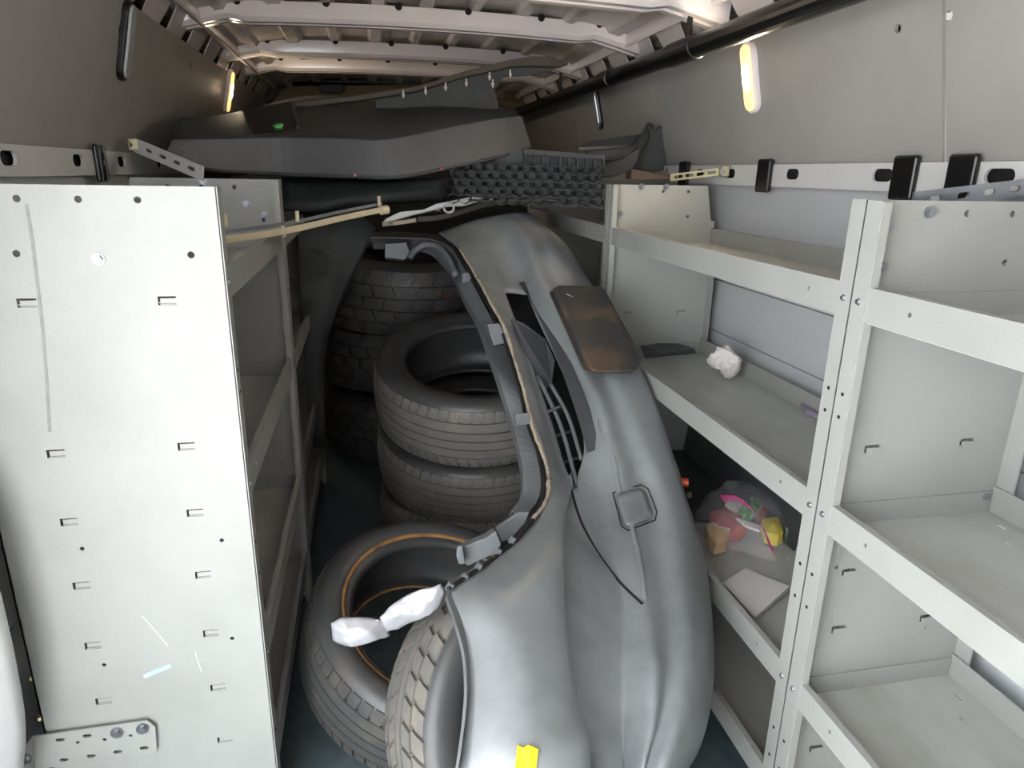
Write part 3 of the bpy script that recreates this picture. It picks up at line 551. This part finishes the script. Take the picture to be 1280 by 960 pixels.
# ------------------------------------------------------------------ things around it
# crumpled film covered bracket
def blob(name, px, Y, thick, m, parent=None, amp=0.01, seed=0, sub=2, fr=25, org=None, smooth=False):
    P = [A(x, y, Y if not isinstance(Y, list) else Y[i]) for i, (x, y) in enumerate(px)]; c = sum(P, Vector()) / len(P); s = MB()
    n = len(P); ring = [P]
    s.v = list(P) + [p.lerp(c, 0.45) + Vector((0, -thick * 0.6, 0.0)) for p in P] + [c + Vector((0, -thick * 0.7, 0))] + [p.lerp(c, 0.3) + Vector((0, thick * 0.5, 0)) for p in P] + [c + Vector((0, thick * 0.6, 0))]
    s.f = [(i, (i + 1) % n, n + (i + 1) % n, n + i) for i in range(n)] + [(n + i, n + (i + 1) % n, 2 * n) for i in range(n)]
    s.f += [((i + 1) % n, i, 2 * n + 1 + i, 2 * n + 1 + (i + 1) % n) for i in range(n)] + [(2 * n + 1 + (i + 1) % n, 2 * n + 1 + i, 3 * n + 1) for i in range(n)]
    o = s.build(name, m, parent, org=org if org is not None else c)
    bm = bmesh.new(); bm.from_mesh(o.data); bmesh.ops.subdivide_edges(bm, edges=bm.edges, cuts=sub, use_grid_fill=True)
    for v in bm.verts: v.co += noise.noise_vector(v.co * fr + Vector((seed, seed * 2, 0))) * amp + noise.noise_vector(v.co * fr * 2.7) * amp * 0.5
    bmesh.ops.recalc_face_normals(bm, faces=bm.faces); bm.to_mesh(o.data); bm.free()
    for p in o.data.polygons: p.use_smooth = smooth
    return o
fb = thing('headlight_bracket', 'white plastic bracket wrapped in silver film sticking out left of the bumper cover', 'bracket', A(490, 775, 0.97))
blob('wrapped_arm', [(474, 769), (500, 752), (530, 736), (553, 730), (558, 738), (552, 755), (530, 768), (500, 786), (482, 790)], 0.97, 0.02, M['film'], fb, 0.006, 3, 3, smooth=True)
blob('end_bulb', [(413, 780), (424, 773), (450, 772), (474, 774), (484, 782), (488, 794), (470, 800), (446, 806), (430, 808), (416, 800)], 0.97, 0.03, M['film'], fb, 0.003, 5, 3, smooth=True)
# tilt strip (beige trim piece)
bt = thing('trim_strip', 'long thin beige trim strip with clips resting across the left shelving', 'trim', A(380, 280, 1.6))
s = MB(); P = [A(262, 303, 1.30), A(290, 299, 1.34), A(360, 288, 1.50), A(430, 272, 1.66), A(478, 262, 1.76)]; s.ribbon(crom(P, 4), (0.05, 0.1, 1), (0, 1, 0), 0.014, 0.01); s.build('bar', M['beige'], bt, bevel=0.002)
s = MB(); s.ribbon(crom([p + Vector((0, 0.01, 0.014)) for p in P], 4), (0.05, 0.1, 1), (0, 1, 0), 0.007, 0.006); s.build('upper_channel', M['zinc'], bt)
for x, y, Y in ((283, 283, 1.33), (372, 277, 1.53), (474, 257, 1.75), (355, 296, 1.49)): MB().cyl(A(x, y, Y), (0, 0, 1), 0.004, 0.022, 8).build('clip', M['beige'], bt)
MB().cyl(A(476, 263, 1.755), (1, 0.8, 0.1), 0.011, 0.02, 8).build('end_clip', M['beige'], bt)
# silver bracket strip at head of bumper
sb = thing('fender_bracket', 'thin white metal strip with bolt tab above the far bumper cover end', 'bracket', A(540, 262, 2.24))
s = MB(); s.prism([A(x, y, 2.24) for x, y in [(477, 279), (483, 273), (500, 265), (530, 262), (545, 255), (575, 249), (598, 244), (612, 244), (596, 251), (580, 256), (560, 257), (540, 262), (515, 268), (490, 276), (480, 281)]], (0, 0.004, -0.004)); s.build('strip', M['rail'], sb)
s = MB(); P = [A(561, 260, 2.235) + Vector((0.016 * math.cos(t * 0.6283), 0, 0.014 * math.sin(t * 0.6283))) for t in range(11)]; s.tube(P, 0.004, 6); s.build('bolt_tab', M['rail'], sb)
s = MB(); s.ribbon(crom([A(478, 281, 2.22), A(500, 278, 2.22), A(520, 275, 2.22)], 4), (0, 0, 1), (0, 1, 0), 0.012, 0.01); s.build('tip', M['tan'], sb)
ts = tag(MB().ribbon(crom([A(522, 274, 2.30), A(552, 271, 2.30), A(585, 262, 2.32), A(615, 254, 2.34), (A(660, 251, 2.36))], 5), (0, 0.3, 1), (0, 1, 0), 0.016, 0.02).build('edge_moulding', M['dusty'], org=A(585, 262, 2.32)), 'brown-edged black moulding curving just under the thin white bracket', 'trim')
for x, y, Y in ((548, 264, 2.25), (579, 257, 2.26), (615, 250, 2.3)): MB().cyl(A(x, y, Y), (0, 0, 1), 0.008, 0.016, 8, 0.005).build('push_clip', M['paper' if x > 560 else 'card'], sb)
# big black bumper cover laid across both shelf rows
bb = thing('bumper_cover', 'big black bumper cover with a pointed lower edge laid across both shelving rows', 'bumper', (0.1, 2.3, TOPZ))
def sheet(name, rows, m, parent, nu=6, solid=0.005, smooth=True, cols_n=6, mod=None):
    R_ = [crom(r, cols_n) for r in rows]; Cc = [crom([R_[k][j] for k in range(len(R_))], nu) for j in range(len(R_[0]))]
    s = MB(); nj = len(Cc); ni = len(Cc[0])
    for i in range(ni):
        for j in range(nj): s.v.append(Cc[j][i])
    s.f = [(i * nj + j, i * nj + j + 1, (i + 1) * nj + j + 1, (i + 1) * nj + j) for i in range(ni - 1) for j in range(nj - 1)]
    return s.build(name, m, parent, smooth=smooth, solid=solid)
bot = [A(205, 196, 2.0), A(262, 211, 2.05), A(355, 217, 2.1), A(440, 220, 2.02), A(497, 221, 1.98), A(560, 209, 2.02), A(620, 196, 2.1), A(663, 184, 2.2)]
top = [A(215, 176, 2.03), A(292, 174, 2.08), A(350, 173, 2.12), A(430, 174, 2.06), A(483, 176, 2.02), A(555, 162, 2.07), A(612, 151, 2.14), A(650, 146, 2.24)]
bk = [A(225, 148, 2.2), A(290, 141, 2.6), A(370, 122, 2.75), A(420, 120, 2.75), A(480, 128, 2.72), A(550, 128, 2.7), A(605, 134, 2.66), A(640, 136, 2.6)]
sheet('front_face', [bot, top], M['facia'], bb, 2, smooth=False)
topm = [(a + b_) / 2 + Vector((0, 0, 0.004)) for a, b_ in zip(top, bk)]
sheet('top_face', [top, topm, bk], M['blk'], bb, 5)
s = MB(); s.tube(crom(bot, 6), 0.006); s.build('lower_bead', M['blk2'], bb, smooth=True)
sheet('back_drop', [bk, [p + Vector((0, 0.15, -0.2)) for p in bk]], M['blk'], bb, 2)
s = MB(); pr = [(303, 139), (366, 131), (374, 162), (316, 170)]
P = [A(x, y, 2.18 if y > 150 else 2.38) + Vector((0, -0.02, 0.006)) for x, y in pr]; s.prism(P, (0, 0.006, -0.002)); s.build('lamp_recess', M['gloss'], bb)
s = MB(); s.tube([P[1], P[2]], 0.006); s.build('recess_rim', M['blk2'], bb)
blob('green_tag', [(340, 156), (346, 153), (355, 155), (354, 161), (344, 163)], 2.16, 0.01, M['green'], bb, 0.004, 9)
s = MB()
s.prism([A(431, 124, 2.70), A(437, 128, 2.68), A(446, 143, 2.6), A(441, 145, 2.6)], (0, 0.004, 0.002)); s.prism([A(458, 146, 2.58), A(482, 146, 2.58), A(484, 149, 2.58), A(462, 149, 2.58)], (0, 0.003, 0)); s.build('white_label', M['paper'], bb)
for x, y in ((444, 219), (552, 211)): MB().cyl(A(x, y, 1.99), (0, -1, 0), 0.004, 0.006, 8).build('red_clip', M['red'], bb)
# dark bumper piece below it
db = tag(sheet('fender_liner', [[A(352, 222, 2.3), A(420, 224, 2.3), A(480, 226, 2.32), A(560, 222, 2.36)], [A(352, 258, 2.25), A(400, 258, 2.22), A(440, 250, 2.24), A(560, 244, 2.36)], [A(352, 262, 2.3), A(400, 262, 2.3), A(440, 256, 2.3), A(560, 250, 2.4)]], M['blk'], None, 4), 'dark plastic liner hanging just under the big black bumper cover', 'liner')
db2 = tag(sheet('splash_guard', [[A(368, 262, 2.42), A(400, 262, 2.42), A(440, 262, 2.42), A(470, 285, 2.42)], [A(378, 420, 2.40), A(390, 420, 2.40), A(400, 420, 2.40), A(410, 420, 2.42)], [A(392, 560, 2.38), A(396, 560, 2.38), A(400, 560, 2.38), A(405, 560, 2.38)]], M['blk'], None, 4), 'dark splash guard hanging beside the left shelving behind the tires', 'liner')
# long trim with hanging clips near the roof
lt = thing('fender_trim', 'long dark fender trim with white hanging clips below the roof beams', 'trim', A(580, 105, 2.5))
px = [(350, 130), (445, 119), (520, 108), (577, 90), (620, 79), (640, 74), (665, 70), (690, 71), (711, 79), (700, 83), (662, 82), (638, 83), (600, 92), (577, 97), (520, 114), (460, 124), (380, 134)]
s = MB(); s.prism([A(x, y, 2.55) for x, y in px], (0, 0.02, -0.004)); s.build('trim_band', M['dusty'], lt, bevel=0.002)
s = MB(); s.prism([A(x, y, 2.57) for x, y in [(470, 124), (520, 114), (577, 97), (638, 84), (668, 84), (700, 84), (672, 93), (630, 96), (618, 112), (624, 138), (560, 140), (470, 138)]], (0, 0.015, 0)); s.build('inner_plate', M['blk'], lt)
for x, y in ((504, 117), (532, 113), (557, 108), (583, 103), (612, 95), (616, 104), (638, 92)):
    p = A(x, y, 2.54); MB().cyl(p, (0, 0, -1), 0.007, 0.014, 8, 0.002).cyl(p, (0, 0, 1), 0.003, 0.012, 6).build('hanging_clip', M['paper'], lt)
# honeycomb grille piece at far right
hg = thing('honeycomb_grille', 'black honeycomb bumper grille with a row of upright fins behind the middle right shelving', 'grille', A(670, 230, 2.12))
def HG(x, y): return A(x, y, 2.16 - (x - 560) * 0.0008 + (y - 190) * 0.0006)
s = MB(); s.prism([HG(x, y) + Vector((0, 0.03, 0)) for x, y in [(562, 210), (650, 186), (757, 196), (757, 262), (705, 252), (640, 252), (575, 244)]], (0, 0.01, 0)); s.build('backing', M['blk'], hg)
s = MB()
dx, dy = 15.0, 12.5
for r in range(6):
    for q in range(15):
        cx, cy = 566 + q * dx + (r % 2) * dx / 2, 209 + r * dy * 0.78 + q * 0.4
        if not (560 < cx < 752 and cy > 238 - (cx - 560) * 0.25 - 25 and cy < 256 and cy > 207): continue
        P = [HG(cx + dx * 0.55 * math.cos(math.pi / 6 + k * math.pi / 3), cy - dy * 0.52 * math.sin(math.pi / 6 + k * math.pi / 3)) for k in range(7)]
        s.ribbon(P, (0, 1, 0), (0, 0, 1), 0.03, 0.0016)
ho = s.build('honeycomb_mesh', M['blk'], hg); ho['kind'] = 'stuff'
s = MB(); s.prism([HG(x, y) for x, y in [(655, 186), (756, 194), (756, 200), (655, 193)]], (0, 0.06, 0)); s.build('upper_rail', M['blk2'], hg, bevel=0.003)
s = MB(); s.prism([HG(x, y) + Vector((0, 0.02, 0)) for x, y in [(655, 193), (756, 200), (756, 215), (655, 208)]], (0, 0.01, 0)); s.build('fin_panel', M['blk2'], hg)
for k in range(10): x = 656 + k * 10.9; MB().prism([HG(x, 191 + k * 0.75), HG(x + 2, 191 + k * 0.75), HG(x + 2, 207 + k * 0.75), HG(x, 207 + k * 0.75)], (0, 0.025, 0)).build('fin', M['prim2' if k % 1 else 'blk2'], hg)
s = MB(); s.tube(crom([HG(x, y) + Vector((0, -0.005, 0)) for x, y in [(585, 250), (620, 251), (650, 250), (690, 250), (700, 256), (715, 258), (728, 253), (745, 258), (756, 261)]], 4), 0.003); s.build('lower_lip', M['blk2'], hg)
# corner trim with prongs
ct = thing('corner_trim', 'dark upswept corner trim with a pronged tip beside the wall clamp', 'trim', A(800, 200, 2.3))
s = MB(); s.tube(crom([A(735, 196, 2.15), A(770, 193, 2.2), A(792, 188, 2.25), A(803, 175, 2.3), A(812, 158, 2.35)], 6), [0.02] * 20 + [0.014] * 5, 8); s.build('sweep', M['blk2'], ct, smooth=True)
s = MB(); s.prism([A(x, y, 2.32) for x, y in [(812, 155), (816, 162), (824, 161), (830, 153), (831, 160), (833, 163), (829, 172), (832, 190), (834, 212), (815, 215), (790, 210), (795, 196), (804, 178)]], (0, 0.03, 0)); s.build('pronged_end', M['blk'], ct, bevel=0.003)
s = MB(); s.prism([A(x, y, 2.2) for x, y in [(752, 197), (788, 192), (802, 182), (800, 200), (790, 214), (765, 222), (752, 222)]], (0, 0.06, 0)); s.build('corner_body', M['blk2'], ct, bevel=0.01)
s = MB(); s.prism([A(724, 184, 2.35), A(733, 178, 2.45), A(780, 170, 2.5), A(800, 168, 2.5), A(794, 180, 2.36), A(760, 183, 2.34)], (0, 0, -0.008)); bl_ = s.build('blade', M['prim2'], ct); bl_['label'] = 'flat grey blade'
cb = tag(MB().prism([A(789, 211, 2.28), A(812, 214, 2.28), A(860, 219, 2.2), A(850, 224, 2.2), A(789, 224, 2.28)], (0, 0.05, 0)).build('cardboard_piece', M['card'], org=A(820, 220, 2.25)), 'flat brown cardboard piece on top of the far right shelving by the corner trim', 'cardboard')
rl = tag(MB().tube(crom([A(835, 213, 2.3), A(850, 211, 2.25), A(866, 216, 2.2)], 5), 0.012, 8).build('hose_end', M['zinc'], org=A(850, 212, 2.25), smooth=True), 'short silvery hose end lying between corner trim and wall clamp', 'hose')
# far left dark thing: second piece at bulkhead
# items on the shelves
FZ2, FZ3 = LIPS[1] - 0.048, LIPS[2] - 0.048
tis = blob('crumpled_tissue', [(887, 462), (893, 452), (896, 443), (905, 441), (914, 449), (929, 458), (922, 470), (915, 481), (899, 477), (890, 472)], 1.60, 0.05, M['paper'], None, 0.016, 2, 4, 30)
tag(tis, 'crumpled white tissue on the middle shelf of the middle right shelving', 'tissue')
lo_ = min((tis.matrix_basis @ v.co).z for v in tis.data.vertices); tis.location.z += (FZ2 + 0.001) - lo_
# folded paper
def flat(px, Z): return [AZ(x, y, Z) for x, y in px]
fp = thing('paper_stack', 'folded white paper sheets on the third shelf, below the plastic bag', 'paper', AZ(945, 740, FZ3))
for k in range(3):
    P = flat([(902 + k * 2, 731 + k), (932, 710 + k), (958, 722), (989 - k, 737 - k), (948 - k * 2, 772)], FZ3 + 0.004 + 0.005 * k)
    P[0].z += 0.003; P[3].z += 0.004; s = MB(); c_ = sum(P, Vector()) / 5 - Vector((0, 0, 0.001))
    s.v = P + [c_]; s.f = [(i, (i + 1) % 5, 5) for i in range(5)]; s.build('sheet', M['paper'], fp, solid=-0.001)
pst = tag(MB().prism([p + Vector((0, 0, 0.002)) for p in flat([(998, 497), (1028, 508), (1025, 520), (1006, 512)], FZ2 + 0.012)], (0, 0, -0.012)).build('purple_strip', M['purple'], org=AZ(1012, 508, FZ2)), 'pale purple strip lying at the back of the middle shelf by the posts', 'strip')
bkp = tag(blob('plastic_offcut', [(800, 432), (825, 429), (850, 430), (868, 436), (870, 442), (845, 444), (806, 447)], 1.80, 0.03, M['blk'], None, 0.002, 4), 'dark curved plastic piece lying on the middle shelf behind the scuffed plate pad', 'plastic piece')
# long black liner at the back of third shelf
ll = thing('black_panel', 'long black plastic panel leaning at the back of the third shelf behind the bag', 'panel', (0.93, 1.5, FZ3))
s = MB(); s.prism([(0.955, 1.27, FZ3), (0.972, 1.27, FZ3 + 0.14), (0.972, 1.88, FZ3 + 0.14), (0.955, 1.88, FZ3)], (0.004, 0, -0.002)); s.build('board', M['blk'], ll)
s = MB(); s.tube([(0.972, 1.27, FZ3 + 0.142), (0.972, 1.88, FZ3 + 0.142)], 0.006); s.build('edge_bead', M['blk2'], ll)
s = MB(); s.prism([(0.70, 1.46, FZ3 + 0.001), (0.95, 1.40, FZ3 + 0.001), (0.95, 1.88, FZ3 + 0.001), (0.70, 1.88, FZ3 + 0.001)], (0, 0, 0.006)); s.build('base_flap', M['blk'], ll)
# zip bag
def ball(mb, c, r, sc=(1, 1, 1), n=8):
    c = Vector(c); v = []; f = []
    for i in range(n + 1):
        for j in range(n * 2): t = math.pi * i / n; p = math.pi * j / n; v.append(c + Vector((r * sc[0] * math.sin(t) * math.cos(p), r * sc[1] * math.sin(t) * math.sin(p), r * sc[2] * math.cos(t))))
    for i in range(n):
        for j in range(n * 2): f.append((i * 2 * n + j, i * 2 * n + (j + 1) % (2 * n), (i + 1) * 2 * n + (j + 1) % (2 * n), (i + 1) * 2 * n + j))
    mb.add(v, f)
bag = thing('zip_bag', 'clear zip bag with pink seal on the third shelf of the right shelving', 'bag', AZ(930, 670, FZ3))
bp = [(868, 655), (876, 635), (900, 617), (935, 617), (975, 628), (995, 645), (990, 672), (978, 690), (966, 704), (940, 696), (915, 686), (885, 680)]
base = flat(bp, FZ3 + 0.004); c_ = sum(base, Vector()) / len(base); s = MB(); n = len(base)
lv = [(1.0, 0.0), (1.0, 0.022), (0.78, 0.055), (0.4, 0.075)]
for sc, hh in lv: s.v += [c_.lerp(p, sc) + Vector((0, 0, hh)) for p in base]
s.v.append(c_ + Vector((0, 0, 0.078)))
s.f = [(k * n + i, k * n + (i + 1) % n, (k + 1) * n + (i + 1) % n, (k + 1) * n + i) for k in range(3) for i in range(n)] + [(3 * n + i, 3 * n + (i + 1) % n, 4 * n) for i in range(n)]
o = s.build('bag_film', M['bag'], bag, smooth=True)
bm = bmesh.new(); bm.from_mesh(o.data); bmesh.ops.subdivide_edges(bm, edges=bm.edges, cuts=3, use_grid_fill=True)
for v in bm.verts: v.co += noise.noise_vector(v.co * 30) * 0.010
bm.to_mesh(o.data); bm.free()
for p in o.data.polygons: p.use_smooth = True
s = MB(); s.ribbon(crom([p + Vector((0, 0, q)) for p, q in zip(flat([(900, 645), (918, 648), (935, 658), (950, 676), (964, 699)], FZ3 + 0.02), (0.05, 0.055, 0.05, 0.04, 0.02))], 5), (0, 1, 0.3), (0, 0, 1), 0.02, 0.002); s.build('zip_seal', M['pink'], bag)
def item(nm, label, px, m, hgt=0.035, z=0.006, cat='wrapper', grp=None, amp=0.004, seed=1):
    base = flat(px, FZ3 + z + hgt / 2); c = sum(base, Vector()) / len(base); s = MB(); n = len(base)
    s.v = [p - Vector((0, 0, hgt / 2)) for p in base] + [p + Vector((0, 0, hgt / 2)) for p in base] + [c + Vector((0, 0, hgt * 0.8)), c - Vector((0, 0, hgt * 0.5))]
    s.f = [(i, (i + 1) % n, n + (i + 1) % n, n + i) for i in range(n)] + [(n + i, n + (i + 1) % n, 2 * n) for i in range(n)] + [((i + 1) % n, i, 2 * n + 1) for i in range(n)]
    o = s.build(nm, m, org=c); bm = bmesh.new(); bm.from_mesh(o.data); bmesh.ops.subdivide_edges(bm, edges=bm.edges, cuts=2, use_grid_fill=True)
    for v in bm.verts: v.co += noise.noise_vector(v.co * 60 + Vector((seed, 0, 0))) * amp
    bm.to_mesh(o.data); bm.free(); return tag(o, label, cat, grp)
item('red_packet', 'crumpled dark red packet inside the zip bag, at its left', [(886, 648), (905, 640), (925, 652), (928, 668), (908, 672), (890, 664)], M['red'], 0.03, seed=2, cat='packet')
item('cream_packet', 'cream and tan folded packet at the left end of the zip bag', [(882, 663), (890, 659), (912, 668), (908, 682), (893, 687), (886, 678)], M['cream'], 0.03, seed=3, cat='packet')
item('orange_packet', 'small orange packet piece between red and cream packets in the zip bag', [(918, 664), (930, 658), (934, 663), (922, 672)], M['orange'], 0.02, 0.02, seed=4, cat='packet')
item('white_card', 'small white card inside the zip bag, near its back', [(906, 632), (914, 624), (929, 630), (921, 642)], M['paper'], 0.012, 0.03, seed=5, cat='card', amp=0.001)
GP_ = 'green packets inside the zip bag'
item('green_packet', 'green and white packet inside the zip bag, beside the white card', [(922, 644), (932, 636), (942, 642), (938, 650), (926, 650)], M['green'], 0.03, seed=6, cat='packet', grp=GP_)
item('green_packet', 'pale green packet at the back middle of the zip bag', [(938, 628), (948, 626), (950, 640), (940, 642)], M['green'], 0.03, 0.012, seed=7, cat='packet', grp=GP_)
item('brown_packet', 'brown packet in the middle of the zip bag, left of the yellow one', [(944, 642), (954, 634), (962, 642), (956, 650), (948, 652)], M['brown'], 0.03, seed=8, cat='packet')
item('yellow_packet', 'bright yellow packet at the right of the zip bag', [(951, 655), (973, 652), (978, 672), (972, 676), (956, 672)], M['yel'], 0.03, 0.012, seed=9, cat='packet', amp=0.002)
item('green_packet', 'tall green packet at the right edge of the zip bag', [(980, 648), (988, 646), (990, 664), (982, 672)], M['green'], 0.03, seed=10, cat='packet', grp=GP_)
item('green_packet', 'small green packet just below the yellow one in the zip bag', [(957, 668), (966, 666), (970, 676), (960, 678)], M['green'], 0.02, seed=11, cat='packet', grp=GP_)
item('paper_label', 'long white paper slip across the middle of the zip bag', [(920, 648), (950, 658), (949, 664), (932, 658)], M['paper'], 0.006, 0.05, seed=12, cat='paper', amp=0.001)
item('plastic_crumb', 'tiny white crumb on the third shelf left of the zip bag', [(858, 618), (864, 616), (865, 622), (860, 624)], M['cream'], 0.008, 0.002, cat='debris', amp=0.001)
# ------------------------------------------------------------------ lift everything onto the floor datum
for o in list(S.objects):
    if o.parent is None and o is not cam: o.location.z += H
